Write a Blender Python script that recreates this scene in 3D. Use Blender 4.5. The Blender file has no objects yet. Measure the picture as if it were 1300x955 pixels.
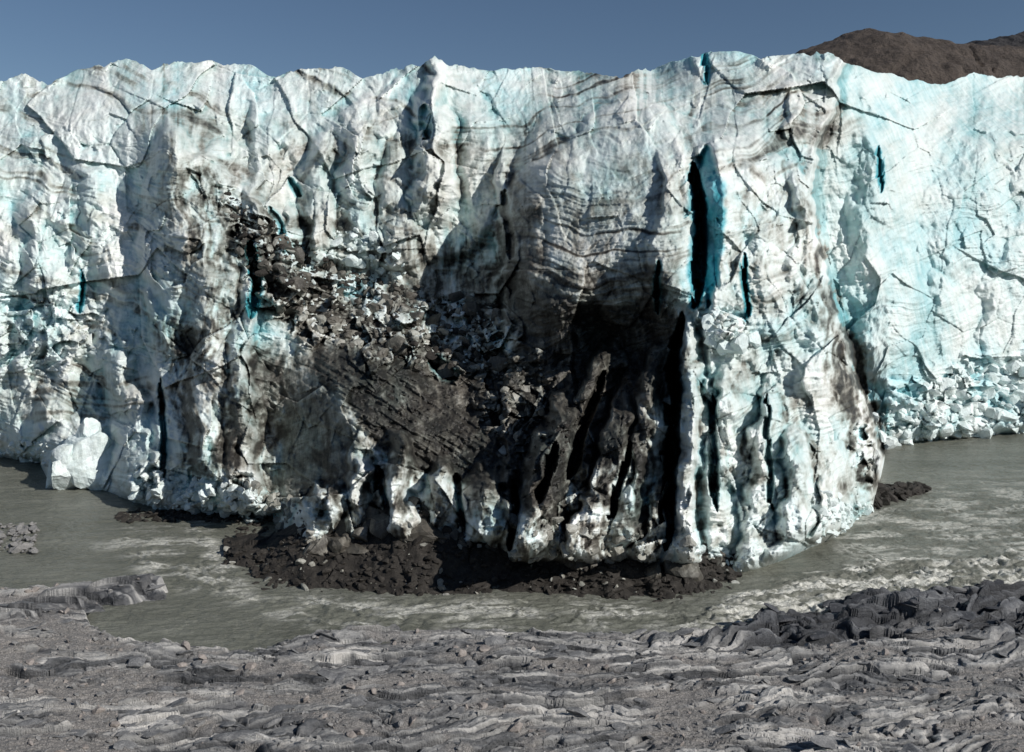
import bpy, math, numpy as np
from mathutils import Vector
F=1126.0; H=25.0; HV=350.0
rng=np.random.RandomState(7)
f32=np.float32
# ---------------------------------------------------------------- noise
_p=np.random.RandomState(3).permutation(4096).astype(np.int64)
def hsh(i,j,s):
    return _p[(_p[(i+s*131)&4095]+j)&4095]
def perlin(x,y,s=0):
    x=np.asarray(x,f32);y=np.asarray(y,f32)
    xi=np.floor(x).astype(np.int64);yi=np.floor(y).astype(np.int64)
    xf=x-xi;yf=y-yi
    def g(a,b):
        an=hsh(xi+a,yi+b,s)*(2*math.pi/4096)
        return np.cos(an)*(xf-a)+np.sin(an)*(yf-b)
    u=xf*xf*xf*(xf*(xf*6-15)+10);v=yf*yf*yf*(yf*(yf*6-15)+10)
    a=g(0,0);b=g(1,0);c=g(0,1);d=g(1,1)
    return ((a+(b-a)*u)+((c+(d-c)*u)-(a+(b-a)*u))*v).astype(f32)*1.4
def fbm(x,y,o=4,s=0,g=.5):
    r=0;a=1;k=1
    for i in range(o):
        r=r+a*perlin(x*k+i*17.3,y*k+i*9.1,s+i);a*=g;k*=2.03
    return r
def ridged(x,y,o=3,s=0):
    r=0;a=1;k=1
    for i in range(o):
        r=r+a*(1-2.2*np.abs(perlin(x*k+i*7.7,y*k,s+i)));a*=.5;k*=2.1
    return r
def facet(x,y,s=0,tilt=1.0,step=.6):
    xi=np.floor(x).astype(np.int64);yi=np.floor(y).astype(np.int64)
    f1=np.full(x.shape,9,f32);f2=f1.copy();val=np.zeros(x.shape,f32)
    for a in(-1,0,1):
        for b in(-1,0,1):
            h1=hsh(xi+a,yi+b,s);h2=hsh(xi+a,yi+b,s+5);h3=hsh(xi+a,yi+b,s+9)
            dx=x-(xi+a+h1/4096.);dy=y-(yi+b+h2/4096.)
            d=dx*dx+dy*dy
            hv=(h3/4096.-.5)*step*2
            gx=((h3*7)%4096/4096.-.5)*2*tilt;gy=((h3*13)%4096/4096.-.5)*2*tilt
            v=hv+gx*dx+gy*dy
            m=d<f1
            f2=np.where(m,f1,np.minimum(f2,d));val=np.where(m,v,val);f1=np.where(m,d,f1)
    return val.astype(f32),(np.sqrt(f2)-np.sqrt(f1)).astype(f32)
def rfacet(x,y,ang,lx,ly,s,tilt=1.,step=.6):
    c,n=math.cos(math.radians(ang)),math.sin(math.radians(ang))
    return facet((x*c+y*n)/lx,(-x*n+y*c)/ly,s,tilt,step)
def ss(a,b,x):
    t=np.clip((x-a)/(b-a),0,1);return t*t*(3-2*t)
def blur(A,r):
    for ax in(0,1):
        P=np.pad(A,[(r+1,r) if k==ax else (0,0) for k in(0,1)],mode='edge').astype(np.float64)
        c=np.cumsum(P,axis=ax)
        n=A.shape[ax]
        A=((np.take(c,range(2*r+1,2*r+1+n),axis=ax)-np.take(c,range(0,n),axis=ax))/(2*r+1))
    return A.astype(f32)
def polymask(U,V,pts,soft):
    inside=np.zeros(U.shape,bool);dm=np.full(U.shape,1e9,f32)
    n=len(pts)
    for i in range(n):
        x1,y1=pts[i];x2,y2=pts[(i+1)%n]
        ex,ey=x2-x1,y2-y1
        t=np.clip(((U-x1)*ex+(V-y1)*ey)/(ex*ex+ey*ey+1e-6),0,1)
        dm=np.minimum(dm,(U-x1-t*ex)**2+(V-y1-t*ey)**2)
        c=(y1>V)!=(y2>V)
        xi=x1+(V-y1)/((y2-y1) if y2!=y1 else 1e-6)*ex
        inside^=(c&(U<xi))
    d=np.sqrt(dm);d=np.where(inside,d,-d)
    return ss(-soft,soft,d)
def linedist(U,V,pts):
    dm=np.full(U.shape,1e9,f32);tp=np.zeros(U.shape,f32)
    Ls=[math.hypot(b[0]-a[0],b[1]-a[1]) for a,b in zip(pts[:-1],pts[1:])];tot=sum(Ls);acc=0
    for ((x1,y1),(x2,y2)),L in zip(zip(pts[:-1],pts[1:]),Ls):
        ex,ey=x2-x1,y2-y1
        t=np.clip(((U-x1)*ex+(V-y1)*ey)/(ex*ex+ey*ey+1e-6),0,1)
        d=(U-x1-t*ex)**2+(V-y1-t*ey)**2
        tp=np.where(d<dm,(acc+t*L)/tot,tp);dm=np.minimum(dm,d);acc+=L
    return np.sqrt(dm),tp
def interp(u,tab):
    a=np.array(tab,float);return np.interp(u,a[:,0],a[:,1])
# ---------------------------------------------------------------- mesh
def grid_mesh(name,X,Y,Z,attrs=None,smooth=True):
    nv,nu=X.shape
    me=bpy.data.meshes.new(name)
    n=nv*nu
    co=np.empty((n,3),f32);co[:,0]=X.ravel();co[:,1]=Y.ravel();co[:,2]=Z.ravel()
    idx=np.arange(n).reshape(nv,nu)
    q=np.stack([idx[:-1,:-1],idx[:-1,1:],idx[1:,1:],idx[1:,:-1]],-1).reshape(-1,4)
    me.vertices.add(n);me.vertices.foreach_set("co",co.ravel())
    m=len(q);me.loops.add(m*4);me.loops.foreach_set("vertex_index",q.ravel().astype(np.int32))
    me.polygons.add(m);me.polygons.foreach_set("loop_start",np.arange(0,m*4,4,dtype=np.int32))
    me.update(calc_edges=True)
    me.polygons.foreach_set("use_smooth",np.full(m,smooth))
    if attrs:
        for k,(r,g,b) in attrs.items():
            a=me.color_attributes.new(k,'FLOAT_COLOR','POINT')
            c=np.ones((n,4),f32);c[:,0]=np.ravel(r);c[:,1]=np.ravel(g);c[:,2]=np.ravel(b)
            a.data.foreach_set("color",c.ravel())
    o=bpy.data.objects.new(name,me);bpy.context.scene.collection.objects.link(o)
    return o
def rocks(name,pos,size,mat,flat=.65,seed=1,sub=2,rough=.28,smooth=False,planes=11,cr=(.35,.8),yaw=3.14,long=1.,tilt=.4):
    import bmesh
    bm=bmesh.new();bmesh.ops.create_icosphere(bm,subdivisions=sub,radius=1)
    bv=np.array([v.co[:] for v in bm.verts]);bf=np.array([[v.index for v in f.verts] for f in bm.faces]);bm.free()
    r=np.random.RandomState(seed);vs=[];fs=[];k=0
    for p,s in zip(pos,size):
        v=bv.copy()
        for _ in range(planes):
            n=r.normal(size=3);n/=np.linalg.norm(n);c=r.uniform(*cr)
            d=v@n-c;v=v-np.outer(np.maximum(d,0),n)
        v=v*(1+r.uniform(-rough,rough,(len(v),1))*.2)
        v=v*np.array([r.uniform(.7,1.45)*long,r.uniform(.7,1.3),r.uniform(flat*.7,flat*1.3)])
        a,b,c=r.uniform(-yaw,yaw),r.normal()*tilt,r.normal()*tilt
        Rz=np.array([[math.cos(a),-math.sin(a),0],[math.sin(a),math.cos(a),0],[0,0,1]])
        Rx=np.array([[1,0,0],[0,math.cos(b),-math.sin(b)],[0,math.sin(b),math.cos(b)]])
        Ry=np.array([[math.cos(c),0,math.sin(c)],[0,1,0],[-math.sin(c),0,math.cos(c)]])
        v=v@(Rz@Rx@Ry).T*s+np.array(p)
        vs.append(v);fs.append(bf+k);k+=len(v)
    vs=np.concatenate(vs);fs=np.concatenate(fs)
    me=bpy.data.meshes.new(name);me.vertices.add(len(vs));me.vertices.foreach_set("co",vs.astype(f32).ravel())
    m=len(fs);me.loops.add(m*3);me.loops.foreach_set("vertex_index",fs.ravel().astype(np.int32))
    me.polygons.add(m);me.polygons.foreach_set("loop_start",np.arange(0,m*3,3,dtype=np.int32))
    me.update(calc_edges=True);me.polygons.foreach_set("use_smooth",np.full(m,smooth))
    o=bpy.data.objects.new(name,me);bpy.context.scene.collection.objects.link(o);me.materials.append(mat)
    return o
# ---------------------------------------------------------------- node helpers
class NT:
    def __init__(s,name):
        s.m=bpy.data.materials.new(name);s.m.use_nodes=True;s.t=s.m.node_tree;s.t.nodes.clear()
        s.out=s.n('ShaderNodeOutputMaterial');s.b=s.n('ShaderNodeBsdfPrincipled');s.l(s.b.outputs[0],s.out.inputs[0])
        s.geo=s.n('ShaderNodeNewGeometry')
    def n(s,k):return s.t.nodes.new(k)
    def l(s,a,b):s.t.links.new(a,b)
    def noise(s,scale,det=6,rough=.6,stretch=None,dist=0,rot=None):
        x=s.n('ShaderNodeTexNoise');x.inputs['Scale'].default_value=scale;x.inputs['Detail'].default_value=det
        x.inputs['Roughness'].default_value=rough;x.inputs['Distortion'].default_value=dist
        src=s.geo.outputs['Position']
        if rot:
            m2=s.n('ShaderNodeMapping');m2.inputs['Rotation'].default_value=rot;s.l(src,m2.inputs[0]);src=m2.outputs[0]
        if stretch:
            mp=s.n('ShaderNodeMapping');mp.inputs['Scale'].default_value=stretch;s.l(src,mp.inputs[0]);src=mp.outputs[0]
        s.l(src,x.inputs['Vector'])
        return x.outputs['Fac']
    def math(s,op,a,b=0,c=0,clamp=False):
        x=s.n('ShaderNodeMath');x.operation=op;x.use_clamp=clamp
        for i,v in enumerate((a,b,c)):
            if isinstance(v,(int,float)):x.inputs[i].default_value=v
            else:s.l(v,x.inputs[i])
        return x.outputs[0]
    def ramp(s,f,stops,interp='LINEAR'):
        x=s.n('ShaderNodeValToRGB');x.color_ramp.interpolation=interp
        e=x.color_ramp.elements
        while len(e)<len(stops):e.new(.5)
        for a,(p,c) in zip(e,stops):a.position=p;a.color=(*c,1) if len(c)==3 else c
        s.l(f,x.inputs[0]);return x.outputs[0]
    def mix(s,f,a,b,mode='MIX'):
        x=s.n('ShaderNodeMix');x.data_type='RGBA';x.blend_type=mode
        for sock,v in((x.inputs[0],f),(x.inputs[6],a),(x.inputs[7],b)):
            if isinstance(v,(int,float)):sock.default_value=v
            elif isinstance(v,tuple):sock.default_value=(*v,1)
            else:s.l(v,sock)
        return x.outputs[2]
    def attr(s,name):
        x=s.n('ShaderNodeAttribute');x.attribute_name=name
        sp=s.n('ShaderNodeSeparateColor');s.l(x.outputs['Color'],sp.inputs[0]);return sp.outputs
    def bump(s,h,st,dist):
        x=s.n('ShaderNodeBump');x.inputs['Strength'].default_value=st;x.inputs['Distance'].default_value=dist;s.l(h,x.inputs['Height'])
        s.l(x.outputs[0],s.b.inputs['Normal'])
# ---------------------------------------------------------------- materials
def ice_material(name,attrs=True,dirt0=.1,blue0=.3):
    t=NT(name)
    n1=t.noise(.9,8,.65,(1,1,.7));n2=t.noise(4.5,6,.7);n3=t.noise(.12,4,.5)
    n5=t.noise(.9,6,.65,(.16,.3,1.6),.3,(0,.42,0));n6=t.noise(1.0,6,.65,(1.4,.3,.16),.3,(0,.25,0))
    if attrs:
        a=t.attr('ice');dirt,blue,grey=a[0],a[1],a[2]
    else:
        dirt,blue=dirt0,blue0
    nn=t.math('MULTIPLY',t.math('SUBTRACT',n1,.5),.50)
    n4=t.math('MULTIPLY',t.math('SUBTRACT',n2,.5),.45)
    k=t.math('ADD',nn,n4)
    k=t.math('ADD',k,t.math('MULTIPLY',t.math('SUBTRACT',n5,.5),1.0));k=t.math('ADD',k,t.math('MULTIPLY',t.math('SUBTRACT',n6,.5),1.0))
    if attrs:
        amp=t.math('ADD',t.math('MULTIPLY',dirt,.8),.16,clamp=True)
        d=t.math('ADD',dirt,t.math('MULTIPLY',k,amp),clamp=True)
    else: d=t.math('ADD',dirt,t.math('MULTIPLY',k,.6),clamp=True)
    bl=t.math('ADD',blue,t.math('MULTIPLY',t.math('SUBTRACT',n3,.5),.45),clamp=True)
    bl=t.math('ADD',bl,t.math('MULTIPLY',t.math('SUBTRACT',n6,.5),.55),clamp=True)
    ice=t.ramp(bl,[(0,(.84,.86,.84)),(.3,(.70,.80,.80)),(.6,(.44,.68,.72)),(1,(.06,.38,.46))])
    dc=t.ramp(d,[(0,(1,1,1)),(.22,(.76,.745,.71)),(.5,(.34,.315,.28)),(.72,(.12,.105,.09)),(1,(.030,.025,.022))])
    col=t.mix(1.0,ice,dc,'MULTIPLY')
    t.l(col,t.b.inputs['Base Color'])
    t.b.inputs['Roughness'].default_value=.48;t.b.inputs['Specular IOR Level'].default_value=.4
    hh=t.math('ADD',t.noise(2.2,8,.68),t.math('MULTIPLY',n1,.6));hh=t.math('ADD',hh,t.math('MULTIPLY',n5,.8));hh=t.math('ADD',hh,t.math('MULTIPLY',n6,.8))
    t.bump(hh,.45,.34)
    return t.m
ICE=ice_material('glacier_ice');CHUNK=ice_material('ice_chunk',False,.06,.24);DCHUNK=ice_material('dirty_ice_chunk',False,.50,.1);VCHUNK=ice_material('sediment_coated_ice',False,.76,.1)
def dirt_material(name,c1,c2,c3,bs=.8,sc=1.,bd=.25):
    t=NT(name);a=t.noise(1.6*sc,9,.7);b=t.noise(9*sc,5,.7)
    f=t.math('ADD',t.math('MULTIPLY',a,.6),t.math('MULTIPLY',b,.4))
    t.l(t.ramp(f,[(.3,c1),(.52,c2),(.72,c3)]),t.b.inputs['Base Color'])
    t.b.inputs['Roughness'].default_value=.75;t.b.inputs['Specular IOR Level'].default_value=.3
    t.bump(f,bs,bd);return t.m
DIRT=dirt_material('wet_moraine_dirt',(.011,.0095,.0085),(.031,.027,.023),(.095,.085,.074))
STONE=dirt_material('grey_stone',(.08,.08,.08),(.21,.205,.20),(.42,.40,.385),.5)
HILL=dirt_material('hill_rock',(.035,.028,.024),(.095,.075,.062),(.17,.135,.11),1,.03,12)
HILL2=dirt_material('far_hill_rock',(.02,.02,.021),(.04,.037,.038),(.065,.058,.054),.8,.02,14)
# ---------------------------------------------------------------- GLACIER
crest_t=[(-300,110),(-200,100),(-100,112),(0,104),(22,99),(34,97),(60,107),(90,93),(125,84),(160,77),(190,89),(230,80),(270,78),(310,84),(350,98),(375,90),(430,87),(460,99),(500,90),(535,84),(546,76),(552,72),(562,80),(575,86),(620,89),(680,87),(740,93),(790,98),(830,88),(870,76),(900,66),(940,67),(965,73),(1000,71),(1050,70),(1085,84),(1110,92),(1150,99),(1190,108),(1240,98),(1300,99),(1600,104)]
foot_t=[(-300,575),(-50,582),(0,586),(50,592),(60,615),(130,630),(160,640),(200,653),(300,658),(330,690),(360,715),(900,728),(930,738),(965,728),(1000,714),(1050,692),(1095,674),(1108,655),(1118,610),(1126,574),(1160,566),(1300,553),(1600,548)]
NU,NVv=1680,600
u=np.linspace(-260,1560,NU);t=np.linspace(0,1,NVv)
foot=interp(u,foot_t);crest=interp(u,crest_t)+fbm(u/38,u*0,2,41)*5-ridged(u/14,u*0+.3,4,45)*2.6*ss(-.5,.4,perlin(u/60,u*0,47))
U=np.tile(u,(NVv,1)).astype(f32);T=np.tile(t[:,None],(1,NU)).astype(f32)
V=(foot[None]+(crest-foot)[None]*T).astype(f32)
cp=[(-260,500,122),(-260,350,128),(-260,200,138),(-260,100,152),(0,500,119),(0,400,122),(0,300,127),(0,200,134),(0,100,150),
(100,560,111),(100,480,117),(100,400,120),(100,250,126),(100,160,134),(100,90,152),(160,200,129),(165,300,122),(165,380,117),(165,450,112),(165,560,106),
(230,80,152),(220,130,137),(215,170,123),(230,300,116),(230,420,108),(230,550,99),(300,80,152),(300,180,134),(300,240,120),(300,350,110),(300,500,98),(300,600,94),
(380,90,150),(380,170,136),(380,250,127),(345,310,115),(420,330,119),(400,400,106),(350,450,101),(340,550,98),(340,620,93),
(450,90,150),(450,200,131),(450,290,124),(450,370,114),(450,430,100),(420,470,93),(450,520,87),(448,600,84),(400,560,91),(390,650,87),
(550,90,146),(550,200,129),(550,300,122),(530,380,113),(520,430,103),(520,500,92),(520,580,84),(520,680,82),
(620,90,150),(620,150,138),(620,250,128),(600,330,121),(600,400,112),(600,460,102),(600,530,92),(620,600,84),(620,680,82),
(670,260,109),(670,350,102),(670,400,101),(635,300,118),(635,370,113),(670,200,122),(680,90,152),(740,95,150),
(700,220,111),(740,170,119),(790,115,134),(740,300,100),(740,380,95),(760,425,100),(760,520,94),(740,600,87),(740,690,82),
(830,95,150),(830,150,118),(830,200,107),(840,280,97),(840,350,92),(840,430,95),(830,500,91),(830,600,86),(830,700,82),
(890,80,142),(890,150,122),(910,190,104),(920,300,96),(930,400,92),(920,500,88),(920,600,84),(920,690,82),
(980,80,140),(980,150,120),(980,200,108),(990,300,98),(1000,400,92),(1000,500,88),(1000,600,85),(1000,690,82),
(1050,80,138),(1040,200,114),(1040,300,105),(1050,400,98),(1060,500,93),(1070,600,89),(1090,500,100),(1100,560,98),(1110,620,96),(1150,350,110),(1150,560,104)]
for uu in(-260,-100,0,60,130,200,300):
    vf=float(interp(uu,foot_t));cp.append((uu,vf,F*H/(vf-HV)))
for uu,dd in((1000,80),(1050,86),(1095,94)):cp.append((uu,float(interp(uu,foot_t)),dd))
def rbf(cp,U,V):
    c=np.array(cp,float);P=c[:,:2]/100
    K=np.sqrt(((P[:,None]-P[None])**2).sum(-1)+.02)
    A=np.block([[K,np.ones((len(c),1))],[np.ones((1,len(c))),np.zeros((1,1))]])
    w=np.linalg.solve(A,np.append(c[:,2],0))
    r=np.full(U.shape,w[-1],f32)
    for i in range(len(c)):
        r+=f32(w[i])*np.sqrt((U/100-P[i,0])**2+(V/100-P[i,1])**2+.02)
    return r
D1=rbf(cp,U,V)
far=[(900,80,145),(900,300,135),(1040,90,145),(1040,200,136),(1080,250,136),(1080,150,139),(1100,350,133),(1120,450,131),(1125,560,128),(1160,480,133),(1200,555,131),(1200,470,138),(1200,300,143),(1200,180,150),(1200,112,166),(1300,545,137),(1300,450,144),(1300,300,148),(1300,180,157),(1300,110,178),(1550,545,143),(1550,300,152),(1550,110,180),(1050,450,131),(1050,600,128)]
D2=rbf(far,U,V)
xs=U*.085;zs=V*.085
edge=interp(V.ravel(),[(60,1075),(120,1060),(180,1040),(230,1028),(300,1036),(400,1060),(480,1083),(560,1112),(620,1124)]).reshape(V.shape)+fbm(V/40,U/200,3,77)*6
FAR=ss(-3,9,U-edge)
wx=fbm(xs/9,zs/9,3,11);wz=fbm(xs/9,zs/9,3,15)
Ue=U+fbm(xs/2.5,zs/2.5,3,19)*5+wx*4;Ve=V+fbm(xs/2.5,zs/2.5,3,23)*5
# separate ice masses standing proud of the back wall
domeM=polymask(Ue,Ve,[(640,400),(638,262),(662,216),(716,186),(765,136),(800,116),(846,136),(874,200),(884,400),(884,780),(640,780)],6)
rightM=polymask(Ue,Ve,[(897,400),(896,190),(912,176),(932,208),(1000,196),(1034,236),(1046,330),(1075,430),(1130,600),(1130,780),(897,780)],6)
leftM=polymask(Ue,Ve,[(196,650),(194,440),(176,300),(190,190),(214,150),(246,180),(300,225),(338,262),(342,330),(318,420),(330,650)],6)
midM=polymask(Ue,Ve,[(395,330),(392,180),(420,150),(470,118),(520,130),(546,100),(600,110),(640,170),(648,240),(600,320),(500,340)],6)
D1=D1-3.5*domeM-2.2*rightM-2.5*leftM-2.*midM
D=D1+(D2-D1)*FAR
D=np.maximum(D,71)
# fins (seracs): tip, base, half width, protrusion
named=[(425,608,402,708,38,7),(456,565,447,700,26,5),(500,545,512,690,32,7),(548,580,560,685,36,6),(618,585,612,690,58,9),(676,610,684,715,32,7),(734,480,696,712,54,11),(772,430,742,640,36,8),(816,480,766,722,52,10),(846,430,806,690,34,8),(850,590,822,735,36,7),(866,655,845,742,30,6),(745,650,752,732,26,5),
(880,382,878,730,36,8),(938,440,918,735,46,5),(985,480,962,735,34,4.5),(1018,540,1000,715,38,5),(1056,600,1060,700,34,4),
(912,178,924,430,36,4),(846,185,860,390,26,2),(551,68,548,250,30,9),(592,118,612,270,34,3.5),(456,122,466,290,34,4.5),(396,170,412,300,34,4),(335,120,362,270,40,3),(215,145,234,360,44,3.5),(255,235,290,640,40,3.5),(308,330,306,600,24,4),(145,420,172,610,32,4.5),(96,440,90,560,34,3.5),(1010,205,1044,430,28,3),(1105,130,1150,430,56,3),(1180,330,1215,470,50,2.5),(1250,150,1225,330,54,2.6),(1290,290,1270,440,40,2.4),(760,105,690,215,38,3),(642,165,660,340,28,4),(500,165,512,310,34,4),(375,235,362,345,28,4),(50,240,74,440,48,3.5),(-20,170,0,420,44,3.5),(105,190,140,350,44,3)]
fins=[(a,b,c,d,w*1.1,A*1.1) for a,b,c,d,w,A in named]
for i in range(95):
    a=rng.uniform(-260,1560);b=rng.uniform(105,420)
    if 640<a<900 and b>140:continue
    if 380<a<660 and b>300:continue
    L=rng.uniform(30,110);an=rng.normal()*.55+.25;fins.append((a,b,a+L*math.sin(an),b+L*math.cos(an),rng.uniform(14,46),rng.uniform(.8,2.8)*(.55 if a>1060 else 1)))
B=np.zeros_like(D)
Uw=U+wx*14+fbm(xs/3,zs/3,3,17)*9;Vw=V+wz*14+fbm(xs/3,zs/3,3,27)*10
for (ut,vt,ub,vb,w,A) in fins:
    c0=np.searchsorted(u,min(ut,ub)-w*2.4-24);c1=np.searchsorted(u,max(ut,ub)+w*2.4+24)
    if c1<=c0:continue
    uu=Uw[:,c0:c1];vv=Vw[:,c0:c1]
    L=math.hypot(ub-ut,vb-vt);dx,dy=(ub-ut)/L,(vb-vt)/L
    s=((uu-ut)*dx+(vv-vt)*dy)/L;q=((uu-ut)*dy-(vv-vt)*dx)
    sc=np.clip(s,0,1.4);ws=w*(.25+.9*np.power(sc,.6))
    q=q/ws;q0=-.30+.35*math.sin(ut*1.7)
    pr=np.where(q>q0,1-(q-q0)/(1-q0),1-(q0-q)/(1+q0))
    pr=np.clip(pr,0,1)*1.25;pr=np.minimum(pr,.82+pr*.15)
    b=A*pr*np.clip(s*5,0,1)*(1-ss(.95,1.35,s))
    B[:,c0:c1]=np.maximum(B[:,c0:c1],b)
D-=B
# regional character
Uq=U+fbm(U/45,V/45,4,21)*16;Vq=V+fbm(U/45,V/45,4,26)*16
slope=polymask(Uq,Vq,[(392,450),(470,455),(560,495),(655,575),(655,635),(560,608),(500,580),(450,543),(410,495)],9)
rubC=np.maximum(polymask(Uq,Vq,[(280,245),(330,270),(430,345),(520,385),(640,390),(660,470),(560,485),(440,440),(380,440),(320,370)],14),
 polymask(Uq,Vq,[(600,480),(690,450),(700,560),(650,590),(610,540)],14)*.6)*(1-.9*slope)
rub=np.maximum.reduce([rubC,
 polymask(Uq,Vq,[(170,590),(240,600),(330,620),(370,700),(160,670)],12),
 polymask(Uq,Vq,[(1090,500),(1180,470),(1240,455),(1300,440),(1600,420),(1600,600),(1090,620)],10),
 polymask(Uq,Vq,[(880,392),(955,392),(960,440),(900,450)],8)*.8,
 polymask(Uq,Vq,[(0,380),(110,370),(150,440),(60,470),(0,450)],14)*.6,
 polymask(Uq,Vq,[(-260,560),(30,560),(60,640),(-260,640)],8)*.5])
face=polymask(Uq,Vq,[(350,475),(400,470),(450,545),(450,610),(350,610)],10)
dome=polymask(Uq,Vq,[(655,240),(720,200),(860,190),(875,280),(840,385),(660,390)],14)
smooth=np.clip(1-.72*dome-.85*slope-.7*face-.35*FAR,0.12,1)
wl=fbm(xs/6,zs/6,2,31)*.9
f1,e1=rfacet(xs+wl,zs,14,4.8,6,51,1.0,.45);f2,e2=rfacet(xs+wl,zs,-22,1.9,2.7,61,1.1,.5);f3,e3=rfacet(xs,zs,30,.8,1.1,71,1.1,.5)
f0,e0=rfacet(xs+wl,zs,-10,11,12,55,1.0,.25)
fl=ridged(xs/3.4+wx*1.6,zs/9+wz*.8,3,81)
undul=fbm(xs/5,zs/7,4,85)
midn=fbm(xs/1.6,zs/2.2,4,87)
brkd=ss(-.1,.35,fbm(xs/7,zs/7,3,88))
disp=f0*2.2*smooth+(f1*1.8*(.45+.55*brkd)+f2*.9*brkd+f3*.30*brkd)*(.25+.75*smooth)*(1-.4*FAR)-fl*.22*smooth*(1-rub)+undul*1.1*smooth+midn*.40*smooth+fbm(xs/.5,zs/.6,4,91)*.12
r1,re1=facet(xs/1.7+wl*2,zs/1.5,101,1.7,1.1);r2,re2=facet(xs/.75+wl,zs/.65,111,1.7,1.);r0,_=rfacet(xs,zs,25,4.2,3.4,113,1.5,.8)
disp=disp*(1-.7*rub)+rub*(r0*2.0*(1-FAR)+r1*1.25+r2*.6)
g1,_=facet(xs/1.1,zs/.8,115,1.7,1.);g2,_=facet(xs/.45,zs/.4,117,1.7,1.)
disp+=slope*(r0*.5+g1*.12+g2*.05+ridged((V-.62*U)/14,(U+V)/160,2,119)*.45+fbm(xs/2,zs/2,4,120)*.5)
crev=np.exp(-e1/.03)*.4*smooth*ss(-.1,.4,perlin(xs/8,zs/8,118))
S=V+wz*12+.0013*(U-740)**2*ss(600,660,U)*(1-ss(900,1000,U))-.10*(U-640)+undul*3
S2=V+wz*16+wx*10+.36*np.sqrt((U-620)**2+6400.)+undul*6
D+=disp*.95+crev
D-=ridged(S/9,U/220,2,121)*.2*dome+ridged(S2/8,U/200,2,122)*.18*smooth
# crevasses
cracks=[([(882,205),(889,260),(889,330),(883,392)],9,17,.8),([(868,395),(858,470),(853,560),(846,700)],10,13,.1),([(946,320),(948,410)],3.5,3,1),([(897,66),(899,108)],3.5,3,.9),([(317,305),(321,360),(317,405)],8,6,.9),([(1114,185),(1118,245)],2.4,2.,.7),
([(770,470),(738,545),(722,610)],8,8,.05),([(902,500),(912,650)],6,5,.2),([(100,342),(101,398)],3.,2,.8),([(655,615),(646,700)],7,6,0),([(542,132),(540,178)],8,4,.3),([(208,480),(204,610)],5,4,.2),([(478,590),(494,670)],7,6,0),([(975,500),(978,650)],4,3,.15),([(833,400),(836,330)],3.5,2,.7),([(548,455),(582,482)],8,4,.8),([(705,560),(684,640)],7,6,0),([(578,600),(584,680)],6,5,0),([(640,240),(650,330)],6,3,.0),([(385,250),(366,225)],4,2,.6),([(340,262),(356,285),(362,320)],4,2,.6),([(800,560),(775,660)],6,6,0)]
blue=np.zeros_like(D)
for pts,w,dp,b in cracks:
    xs0=[p[0] for p in pts];c0=np.searchsorted(u,min(xs0)-w*4-14);c1=np.searchsorted(u,max(xs0)+w*4+14)
    d,tp=linedist(U[:,c0:c1]+wx[:,c0:c1]*4+f2[:,c0:c1]*3+f3[:,c0:c1]*1.2,V[:,c0:c1],pts)
    ww=w*np.clip(1.25*np.sqrt(np.clip(4*tp*(1-tp),0,1)),.02,1)*(1+.35*f2[:,c0:c1])
    D[:,c0:c1]+=dp*np.clip(1-d/ww,0,1)**.6
    blue[:,c0:c1]=np.maximum(blue[:,c0:c1],b*(1-ss(ww*.8,ww*2.+1,d)))
# smooth blue wall of the tall slot, a flat panel leaning back into the ice
pan=polymask(Ue,Ve,[(888,200),(902,188),(917,225),(920,290),(912,350),(896,400),(888,300)],4)
D+=pan*np.clip((918-U)/28.,0,1)*5
blue=np.maximum(blue,.80*pan)
Df=(F*H/(foot-HV))[None]
k=np.exp(-(foot[None]-V)/14.0)
D=D+(np.maximum(D,Df*1.035)-D)*ss(0,1,k)
X=(U-650)/F*D;Y=D;Z=H-(V-HV)/F*D
# ---- dirt and some painted shade / blue
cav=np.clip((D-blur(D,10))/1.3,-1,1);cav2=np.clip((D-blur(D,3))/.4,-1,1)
streak=.6*fbm(xs/1.3+wx*2,zs/7+wz,4,131)+.6*fbm(xs/2.5+wx,zs/3,4,133)
streak2=.6*fbm(xs/.5+wx*2,zs/2.5,3,135)+.5*fbm(xs/.6,zs/.6,3,137)
big=fbm(U/130,V/130,3,141)
wj=fbm(xs/1.5,zs/1.5,3,150)*.35
_,c1_=rfacet(xs+wj,zs+wj,24,2.8,13,151);_,c2_=rfacet(xs+wj,zs-wj,-38,3.0,15,155);_,c3_=rfacet(xs-wj,zs+wj,70,2.6,12,159)
brk=ss(-.25,.5,fbm(xs/4,zs/4,3,171))
ln=lambda e,w:1-ss(w*.3,w,e)
lines=np.clip(.8*ln(c1_,.05)*ss(0,.4,perlin(xs/10,zs/10,172))+.7*ln(c2_,.04)*ss(0,.4,perlin(xs/10,zs/10,173))+.8*ln(c3_,.05)*ss(0,.4,perlin(xs/10,zs/10,174)),0,1)*brk
bandn=ss(.0,.65,perlin(S2/15,U/420,176)+.6*perlin(S2/5,U/300,177))
strat=ss(.1,.7,perlin(S/10,U/360,181)+.7*perlin(S/4,U/200,182))
dirt=.06+.10*np.clip(big+.3,0,1)*(1-.5*FAR)+.03*FAR
dirt=dirt+lines*.22*(1-.75*FAR)
dirt=dirt+bandn*.34*ss(-.40,.3,big+.15)*(1-.8*FAR)*ss(0,.6,fbm(xs/4,zs/4,3,178)+.5)
dirt=dirt+.15*ss(.05,.8,streak+.2)*ss(-.3,.4,fbm(U/90,V/90,3,179))*(1-.6*FAR)
upper=polymask(Uq,Vq,[(650,100),(1010,90),(1090,150),(1000,215),(890,170),(820,190),(700,220),(640,200)],20)
dirt+=upper*.16*(.4+1.*bandn)
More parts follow.
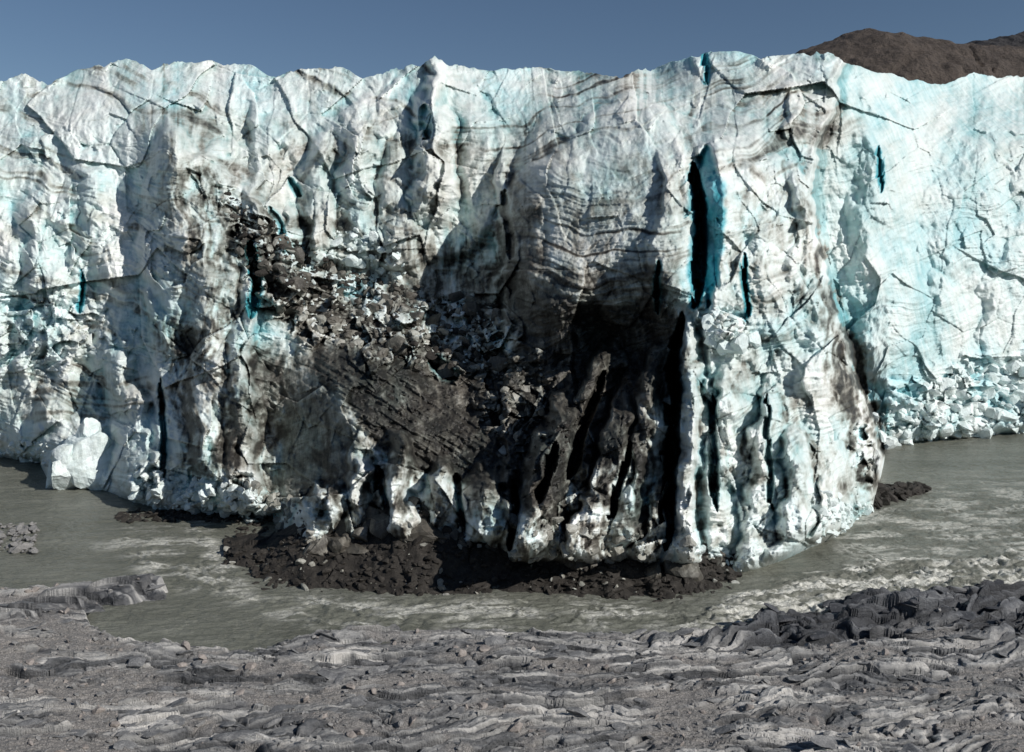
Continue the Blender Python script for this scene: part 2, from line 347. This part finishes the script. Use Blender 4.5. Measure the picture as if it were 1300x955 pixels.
greyz=polymask(Uq,Vq,[(180,150),(330,150),(640,170),(640,400),(300,330),(200,260)],30)
dirt+=greyz*.17*(.8+streak*1.2)
lay=polymask(Uq,Vq,[(-300,485),(100,478),(190,470),(215,520),(120,535),(-300,530)],9)
dirt=np.maximum(dirt,lay*(.22+.34*ss(0,.8,perlin((V+wz*14-.04*U)/7,U/180,185)+.5*streak)))
def P(pts,val,soft=16,st_=0.):
    global dirt
    m=polymask(Uq,Vq,pts,soft)
    dirt=np.maximum(dirt,m*np.clip(val+st_*streak+st_*.5*streak2,0,1))
P([(640,240),(670,212),(720,205),(860,190),(880,260),(860,400),(640,400)],.28,18,.25)
dirt+=dome*strat*.32*ss(170,330,V)
P([(636,240),(668,218),(694,270),(705,400),(632,405)],.70,14,.4)  # dome's shaded left side, painted dark into the colour along with streaky dirt
P([(690,345),(850,330),(860,400),(690,405)],.56,20,.35)
dirt=dirt+polymask(Uq,Vq,[(650,270),(850,290),(850,400),(650,400)],20)*strat*.28
P([(385,440),(400,410),(470,440),(560,475),(640,440),(640,395),(700,372),(800,366),(850,366),(862,440),(850,500),(810,560),(750,610),(690,640),(655,650),(560,612),(500,578),(450,538),(405,490)],.90,12,.25)
P([(270,235),(330,285),(420,355),(480,410),(620,440),(650,480),(560,500),(440,470),(380,440),(330,365),(285,310)],.76,16,.35)
P([(590,330),(660,330),(660,430),(590,420)],.6,16,.4)
P([(480,300),(620,290),(640,420),(500,420)],.46,20,.6)
P([(205,400),(255,410),(290,470),(325,600),(250,640),(222,560)],.55,14,.9)
P([(195,170),(300,200),(330,300),(320,480),(240,420),(205,300)],.30,20,.7)
P([(300,440),(400,440),(440,500),(455,620),(350,640),(290,560)],.50,16,.45)
P([(350,475),(400,470),(452,545),(450,620),(360,620)],.58,8,.15)  # shade of the left-facing flank, painted as grey in the dirt channel
P([(380,540),(520,560),(640,610),(660,720),(380,720)],.46,16,.8)
P([(640,420),(868,395),(862,560),(845,710),(720,725),(640,720)],.60,14,.9)
P([(850,450),(1060,430),(1130,600),(1070,690),(870,720)],.16,20,.45)
P([(1022,250),(1050,330),(1072,400),(1110,510),(1145,620),(1100,640),(1068,560),(1044,430)],.42,14,.9)
P([(880,190),(1030,210),(1060,400),(900,420)],.17,20,.45)
P([(340,700),(900,715),(900,780),(340,780)],.75,10,.4)
P([(-300,600),(200,640),(330,650),(360,700),(-300,700)],.3,8,.6)
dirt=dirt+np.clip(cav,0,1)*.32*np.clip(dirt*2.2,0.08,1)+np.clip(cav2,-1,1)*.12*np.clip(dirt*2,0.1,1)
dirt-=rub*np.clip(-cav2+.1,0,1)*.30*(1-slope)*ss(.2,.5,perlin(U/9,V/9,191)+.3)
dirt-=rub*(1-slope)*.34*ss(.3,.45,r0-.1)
dirt-=(np.clip(B/7,0,1)*.30)*ss(595,655,V+wz*24)*ss(-.3,.2,fbm(xs/1.6,zs/2.2,3,195))*(foot[None]-V>14)
dirt=dirt*(1-.8*pan)
dirt=np.clip(dirt,0,1)
bl=fbm(U/60,V/90,4,201)
blue=np.clip(blue+.26+.26*bl+.30*np.clip(cav,0,1)*(dirt<.4)-.10*np.clip(-cav,0,1)+.12*FAR,0,1)
nb=40;sb=(np.linspace(0,1,nb+1)[1:])**2
Xb=[];Yb=[];Zb=[]
for s_ in sb:
    yy=D[-1]+s_*620
    Xb.append(X[-1]*(1+s_*1.3));Yb.append(yy);Zb.append(Z[-1]+(fbm(X[-1]/18,yy/18,4,211)*3.0-.4)*min(1,s_*30)-s_*4)
def cat(A,Bb):return np.concatenate([A,np.array(Bb,dtype=f32)],0)
pad=lambda A:np.concatenate([A,np.repeat(A[-1:],nb,0)*0+.12],0)
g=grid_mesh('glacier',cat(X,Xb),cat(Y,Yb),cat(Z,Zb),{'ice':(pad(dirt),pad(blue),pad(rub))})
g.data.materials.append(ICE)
def surf(uu,vv):
    i=int(np.clip(round((uu-u[0])/(u[1]-u[0])),0,NU-1))
    tt=(vv-foot[i])/(crest[i]-foot[i]);j=int(np.clip(round(tt*(NVv-1)),0,NVv-1))
    return np.array([X[j,i],Y[j,i],Z[j,i]])
def W(uu,d,z=0.):return np.array([(uu-650)/F*d,d,z])
def scatter(poly,n,smin,smax,off=.0,seed=0,power=3.):
    r=np.random.RandomState(seed);a=np.array(poly,float);out=[];sz=[]
    while len(out)<n:
        uu=r.uniform(a[:,0].min(),a[:,0].max());vv=r.uniform(a[:,1].min(),a[:,1].max())
        if polymask(np.array([[uu]]),np.array([[vv]]),poly,1e-3)[0,0]<.5:continue
        s=smin+(smax-smin)*r.rand()**power
        p=surf(uu,vv);p[1]-=s*off;out.append(p);sz.append(s)
    return out,sz
def rockset(name,specs,mat,**k):
    p=[];s=[]
    for sp in specs:
        a,b=scatter(*sp[:4],seed=sp[4] if len(sp)>4 else 0);p+=a;s+=b
    return rocks(name,p,s,mat,**k)
rockset('ice_rubble',[([(170,590),(250,605),(330,630),(350,660),(170,650)],520,.12,.9,1),([(1110,530),(1180,485),(1300,450),(1500,450),(1500,552),(1120,568)],1000,.15,1.7,2),([(885,395),(955,395),(955,440),(905,448)],50,.3,1.5,3),([(300,280),(430,350),(640,400),(640,470),(470,440),(330,370)],60,.15,.7,4),([(1030,620),(1108,640),(1100,672),(1040,690)],120,.15,.7,5),([(880,690),(960,700),(930,735),(890,728)],90,.15,.7,6),([(0,560),(60,560),(60,590),(0,584)],90,.2,.8,7),([(400,280),(500,300),(520,350),(420,340)],60,.3,1.3,8)],CHUNK,flat=.8,seed=5)
rockset('dirty_ice_rubble',[([(280,250),(430,335),(640,390),(650,470),(560,480),(400,430),(320,370)],380,.12,1.0,11),([(300,600),(380,640),(400,690),(340,690)],160,.15,.8,12),([(600,470),(690,440),(690,560),(640,580)],90,.15,.9,14),([(640,650),(880,690),(880,715),(640,712)],120,.15,.8,15)],DCHUNK,flat=.8,seed=6)
rockset('sediment_coated_ice_block',[([(280,250),(430,335),(640,390),(650,470),(560,480),(400,430),(320,370)],330,.2,1.5,31)],VCHUNK,flat=.85,seed=36,sub=3)
rockset('moraine_debris',[([(390,430),(560,480),(840,400),(840,460),(700,600),(560,600),(440,520)],650,.05,.32,21),([(280,240),(430,340),(640,400),(640,480),(470,450),(330,370)],900,.1,.7,22)],DIRT,flat=.8,seed=7)
rocks('ice_block',[W(92,105,1.6),W(104,106,4.2),W(118,105.5,2.6),W(76,106,1.0),W(132,104.5,1.2),W(112,105,6.2),W(88,104.5,3.6),W(142,104,.5)],[3.6,3.4,3.4,2.4,2.2,1.8,1.9,1.0],CHUNK,flat=1.0,seed=27,sub=4,rough=.10,planes=16,cr=(.5,.85))
# ---------------------------------------------------------------- moraine bank (toe)
mu=np.linspace(284,955,1000);mt=np.linspace(0,1,170)
front=interp(mu,[(284,732),(300,744),(350,750),(440,749),(520,755),(600,753),(700,753),(780,760),(850,766),(900,757),(940,742),(955,736)])+fbm(mu/34,mu*0,3,301)*3
dfn=F*H/(front-HV)
MU,MT=np.meshgrid(mu,mt);dm=dfn[None]-1.0+MT*13.0
hgt=interp(mu,[(284,.1),(310,.7),(350,1.2),(400,2.0),(450,3.4),(490,4.3),(540,4.2),(590,3.0),(650,2.4),(700,3.0),(760,1.9),(830,1.5),(900,.9),(955,.1)])
MX=(MU-650)/F*dm
mz=-.4+(hgt[None]+.5)*np.power(np.clip(MT*1.6,0,1),1.0)
ff,fe=facet(MX/3.2,dm/2.8,311,1.1,.5)
mz=mz+(ff*.30+fbm(MX/.9,dm/.9,4,303)*.07+fbm(MX/5,dm/5,3,304)*.8)*ss(.0,.25,MT)
o=grid_mesh('moraine_bank',MX,dm,mz);o.data.materials.append(DIRT)
r=np.random.RandomState(33);pp=[];sz=[]
for i in range(4200):
    a=r.randint(0,1000);b=r.randint(8,120);s=.04+.5*r.rand()**5;pp.append([MX[b,a],dm[b,a],mz[b,a]+s*.1]);sz.append(s)
rocks('moraine_stones',pp[:3900],sz[:3900],DIRT,seed=8)
rocks('dirty_ice_fragment',pp[3900:],sz[3900:],DCHUNK,seed=9)
pp=[];sz=[]
for i in range(120):
    a=r.randint(150,960);b=r.randint(70,125);s=.4+1.5*r.rand()**2;pp.append([MX[b,a],dm[b,a],mz[b,a]-s*.1]);sz.append(s)
rocks('stranded_ice_block',pp,sz,VCHUNK,seed=29,sub=3,flat=.8)
pp=[];sz=[]
for i in range(420):
    uu=r.uniform(150,345);vv=r.uniform(650,663)+(uu>300)*r.uniform(0,60);pp.append(W(uu,F*H/(vv-HV),.05));sz.append(.12+.6*r.rand()**3)
rocks('shore_stones',pp,sz,DIRT,seed=10,flat=.5)
pp=[];sz=[]
for i in range(420):
    tt=r.rand();uu=1085+tt*90;vv=interp(tt,[(0,655),(.6,635),(1,626)])-r.uniform(0,18)*(1-.6*tt);pp.append(W(uu,F*H/(vv-HV),.2+.9*r.rand()*(1-tt)));sz.append(.2+1.0*r.rand()**2)
rocks('rock_spit',pp,sz,DIRT,seed=11,flat=.5)
pp=[];sz=[]
for i in range(260):
    uu=45-110*r.rand()**1.3;vv=r.uniform(668,704);pp.append(W(uu,F*H/(vv-HV),.05+.3*r.rand()));sz.append(.12+.7*r.rand()**3)
rocks('river_rocks',pp,sz,STONE,seed=12,flat=.5)
# ---------------------------------------------------------------- river
wu=np.linspace(-500,1800,1150);wv=np.concatenate([np.linspace(470,560,50,endpoint=False),np.linspace(560,850,520)])
WU,WV=np.meshgrid(wu,wv);WD=F*H/(WV-HV);WX=(WU-650)/F*WD;WY=WD
rap=np.maximum.reduce([polymask(WU,WV+fbm(WU/60,WV/20,3,401)*8,[(860,795),(960,748),(1080,720),(1300,704),(1500,700),(1500,765),(1180,768),(1060,788),(960,805)],10),
 .42*polymask(WU,WV+fbm(WU/60,WV/20,3,402)*8,[(120,690),(260,665),(330,760),(600,760),(900,772),(900,800),(420,800),(200,740)],12),
 .40*polymask(WU,WV,[(1080,640),(1400,600),(1400,720),(1060,710)],30)])
swx=fbm(WX/6,WY/6,3,405)
wz_=fbm(WX/2.2+swx,WY/.9+swx,4,411)*.08+ridged(WX/1.6+swx,WY/.8,3,415)*.04
wz_=wz_+rap*(ridged(WX/2.6+swx*1.5,WY/1.0+swx,4,417)*.28+fbm(WX/.7,WY/.4,3,419)*.16)
fo=ss(.3,1.0,ridged(WX/2.2+swx*2,WY/.9+swx,4,421))*ss(-.35,.35,fbm(WX/5,WY/2.4,3,425))
foam=np.clip(fo*rap*1.6+fo*.06,0,1)
silt=fbm(WX/16,WY/5,4,431)*.5+.5
o=grid_mesh('river',WX,WY,wz_,{'w':(foam,silt,rap)})
t_=NT('silty_water');a=t_.attr('w')
c=t_.mix(a[1],(.120,.123,.100),(.185,.188,.158));c=t_.mix(t_.math('MULTIPLY',a[0],t_.ramp(t_.noise(3.5,6,.7,(1,2,1)),[(.32,(0,0,0)),(.56,(1,1,1))])),c,(.68,.67,.61))
t_.l(c,t_.b.inputs['Base Color']);t_.b.inputs['Roughness'].default_value=.2;t_.b.inputs['IOR'].default_value=1.33
t_.bump(t_.noise(2.2,7,.65,(1,1.8,1),.6),.7,.28);o.data.materials.append(t_.m)
# ---------------------------------------------------------------- foreground shore
su=np.linspace(-350,1650,1500)
yv=np.concatenate([np.linspace(78,40,820,endpoint=False),np.linspace(40,-40,80)])
shore=interp(su,[(-350,730),(-100,738),(0,746),(60,753),(100,770),(115,795),(170,818),(300,827),(380,813),(450,804),(600,800),(800,806),(920,804),(1000,788),(1060,773),(1120,762),(1180,758),(1300,752),(1650,745)])+fbm(su/22,su*0,4,501)*3
ds_=F*H/(shore-HV)
GU,GY=np.meshgrid(su,yv)
GX=(GU-650)/F*np.maximum(GY,40)
q=ds_[None]-GY
zb=np.where(q<0,q*.25,q*.05+.2*ss(0,1.2,q))+np.power(np.clip((42-GY)/42,0,None),1.25)*18.5
zb=np.where(GY<0,np.minimum(zb,19.5),zb)
gw=fbm(GX/12,GY/9,4,511);gj=fbm(GX/1.5,GY/1.2,3,513)
th=.13;A1=GX*math.cos(th)+GY*math.sin(th)+gw*1.0+gj*.3;A2=-GX*math.sin(th)+GY*math.cos(th)+gw*1.9+gj*.12
s1,se=facet(A1/8,A2/1.5,521,1.1,.8);s2,se2=facet(A1/4.0,A2/.55,531,1.1,.8);s3,_=facet(A1/.9,A2/.3,541,1.1,.8)
dark=polymask(GU,F*H/np.maximum(GY,30)+HV+fbm(GX/5,GY/5,3,551)*16,[(900,830),(960,795),(1060,745),(1400,720),(1700,720),(1700,850),(1300,842),(1150,815),(1000,836)],14)
lump=ss(.0,.9,fbm(GX/9,GY/5,4,555)+.25)
inl=ss(-.6,1.0,q)
gravel=ss(.05,.5,fbm(GX/6,GY/2.5,4,585)+.05+.5*(GU<150))*(1-dark)*ss(.4,2.,q)
hard=1-.75*gravel
fis=np.exp(-se/.05)*.26+np.exp(-se2/.06)*.10
gz=zb+inl*((s1*.34+s2*.18+s3*.08-fis)*hard+lump*.35+fbm(GX/.5,GY/.4,4,557)*.05)+dark*inl*(.9*ss(-.4,.6,fbm(GX/5,GY/2.2,3,561))+s1*.5+s2*.25-fis*.6)
PV=F*H/np.maximum(GY,30)+HV
sd,_=linedist(GU,PV*2,[(-120,1590),(20,1578),(100,1535),(185,1502)])
sp=1-ss(8,34,sd+fbm(GX/2,GY/1,3,571)*10)
gz=np.maximum(gz,-.4+sp*(1.2+s2*.45+s1*.45))
tone,_b=facet(A1/4.0,A2/.55,531,0,.5)
tone1,_c=facet(A1/8,A2/1.5,521,0,.5)
band=.5+.5*tone+.5*tone1+.8*perlin(A1/30,A2/.4,581)+.5*perlin(A1/14,A2/.15,583)-1.6*fis
gravel=gravel*(1-sp)
o=grid_mesh('rocky_shore',GX,GY,gz,{'s':(np.clip(band,0,1),np.maximum(dark,sp*.5),gravel)},smooth=False)
t_=NT('banded_gneiss');a=t_.attr('s')
n=t_.noise(3,8,.7,(1,2.5,2.5));n2=t_.noise(12,5,.75);n3=t_.noise(.35,5,.6)
bf=t_.math('ADD',t_.math('MULTIPLY',a[0],.46),t_.math('MULTIPLY',n,.38));bf=t_.math('ADD',bf,t_.math('MULTIPLY',n3,.3))
c1=t_.ramp(bf,[(.28,(.03,.032,.035)),(.46,(.13,.131,.135)),(.62,(.27,.267,.26)),(.84,(.56,.54,.51))])
c2=t_.ramp(bf,[(.25,(.016,.017,.020)),(.55,(.05,.052,.059)),(.75,(.12,.125,.135)),(.95,(.38,.37,.36))])
c3=t_.ramp(n2,[(.3,(.06,.058,.056)),(.5,(.20,.188,.178)),(.7,(.46,.43,.40))])
c=t_.mix(a[2],c1,c3);c=t_.mix(a[1],c,c2)
t_.l(c,t_.b.inputs['Base Color']);t_.b.inputs['Roughness'].default_value=.5
t_.bump(t_.math('ADD',t_.noise(2.0,9,.7,(1,3,3)),t_.math('MULTIPLY',n2,.5)),.7,.2);o.data.materials.append(t_.m)
SLAB=dirt_material('slab_stone',(.06,.062,.066),(.19,.19,.192),(.46,.45,.43),.7)
DSLAB=dirt_material('dark_slab_stone',(.02,.021,.025),(.06,.062,.07),(.19,.19,.195),.6)
r=np.random.RandomState(44);pp=[];sz=[];p2=[];s2l=[];p3=[];s3l=[];p4=[];s4l=[]
for i in range(14000):
    a_=r.randint(170,1330);b_=r.randint(60,818)
    on=q[b_,a_]>.2 or sp[b_,a_]>.6
    if not on:continue
    P0=[GX[b_,a_],GY[b_,a_],gz[b_,a_]]
    if i%9==0 and gravel[b_,a_]<.5:
        if dark[b_,a_]>.5:
            s=.25+1.2*r.rand()**2.5;p4.append(P0);s4l.append(s)
        else:
            s=.12+.6*r.rand()**3;p3.append(P0);s3l.append(s)
        continue
    if r.rand()>.16+.9*gravel[b_,a_]:continue
    s=.04+.26*r.rand()**5;P0[2]+=s*.2
    (p2 if i%7==0 else pp).append(P0);(s2l if i%7==0 else sz).append(s)
rocks('shore_pebbles',pp,sz,STONE,seed=13,sub=1)
rocks('bedrock_slabs',p3,s3l,SLAB,seed=16,sub=2,flat=.3,long=1.6,yaw=.5,tilt=.2,rough=.1)
rocks('dark_bedrock_slabs',p4,s4l,DSLAB,seed=17,sub=2,flat=.38,long=1.6,yaw=.4,tilt=.25,rough=.1)
PINK=dirt_material('reddish_stone',(.12,.105,.10),(.27,.24,.22),(.48,.43,.40),.4)
rocks('shore_boulders',p2,[s*1.4 for s in s2l],PINK,seed=14,sub=2)
# ---------------------------------------------------------------- hills & ground
def hill(name,prof,dist,depth,u0,u1,mat,seed,rough):
    hu=np.linspace(u0,u1,520);hs=np.linspace(-1,1,200)
    hz=H+(HV-interp(hu,prof)-fbm(hu/18,hu*0,4,seed+3)*2)/F*dist
    HU,HS=np.meshgrid(hu,hs);hy=dist+HS*depth;hx=(HU-650)/F*dist
    z=hz[None]*(1-np.abs(HS)**1.5)
    fa,_=facet(hx/60,hy/60,seed+5,1.3,.7)
    z=z+(ridged(hx/70,hy/70,5,seed)*rough+fa*rough*.8+fbm(hx/18,hy/18,5,seed+7)*rough*.6)*(.15+.85*np.abs(HS))
    o=grid_mesh(name,hx,hy,z);o.data.materials.append(mat)
hill('rocky_hill',[(850,150),(950,100),(1000,74),(1020,64),(1050,54),(1088,41),(1100,42),(1120,47),(1160,53),(1200,60),(1240,62),(1300,66),(1500,75),(1800,110)],900,320,830,1850,HILL,601,10)
hill('distant_hill',[(1100,110),(1200,64),(1235,55),(1270,50),(1300,42),(1400,25),(1600,20),(1900,60)],1700,500,1080,1950,HILL2,611,14)
gx=np.linspace(-6000,6000,60);gy=np.linspace(-4000,9000,60);QX,QY=np.meshgrid(gx,gy)
o=grid_mesh('ground',QX,QY,np.full(QX.shape,-4.)+fbm(QX/800,QY/800,2,621)*.5);o.data.materials.append(STONE)
# ---------------------------------------------------------------- light, sky, camera
sun_dir=Vector((.74,-.50,.56)).normalized()
sl=bpy.data.lights.new('sun','SUN');sl.energy=4.5;sl.angle=math.radians(.5);sl.color=(1,.965,.91)
so=bpy.data.objects.new('sun',sl);bpy.context.scene.collection.objects.link(so);so.rotation_euler=sun_dir.to_track_quat('Z','Y').to_euler()
w=bpy.data.worlds.new("World");bpy.context.scene.world=w;w.use_nodes=True
nt=w.node_tree;bg=nt.nodes['Background'];sk=nt.nodes.new('ShaderNodeTexSky');sk.sky_type='NISHITA';sk.sun_disc=False
sk.sun_elevation=math.asin(sun_dir.z);sk.sun_rotation=math.atan2(sun_dir.x,sun_dir.y);sk.altitude=300;sk.dust_density=.1;sk.ozone_density=3.0;sk.air_density=1.0
nt.links.new(sk.outputs[0],bg.inputs[0]);bg.inputs[1].default_value=.058
cam=bpy.data.cameras.new('camera');co=bpy.data.objects.new('camera',cam);bpy.context.scene.collection.objects.link(co)
co.location=(0,0,H);co.rotation_euler=(math.radians(90),0,0);cam.sensor_width=36;cam.lens=36*F/1300;cam.shift_y=-(477.5-HV)/1300;cam.clip_end=20000;cam.clip_start=.5
sc=bpy.context.scene;sc.camera=co
sc.view_settings.view_transform='Standard';sc.view_settings.look='None';sc.view_settings.exposure=0
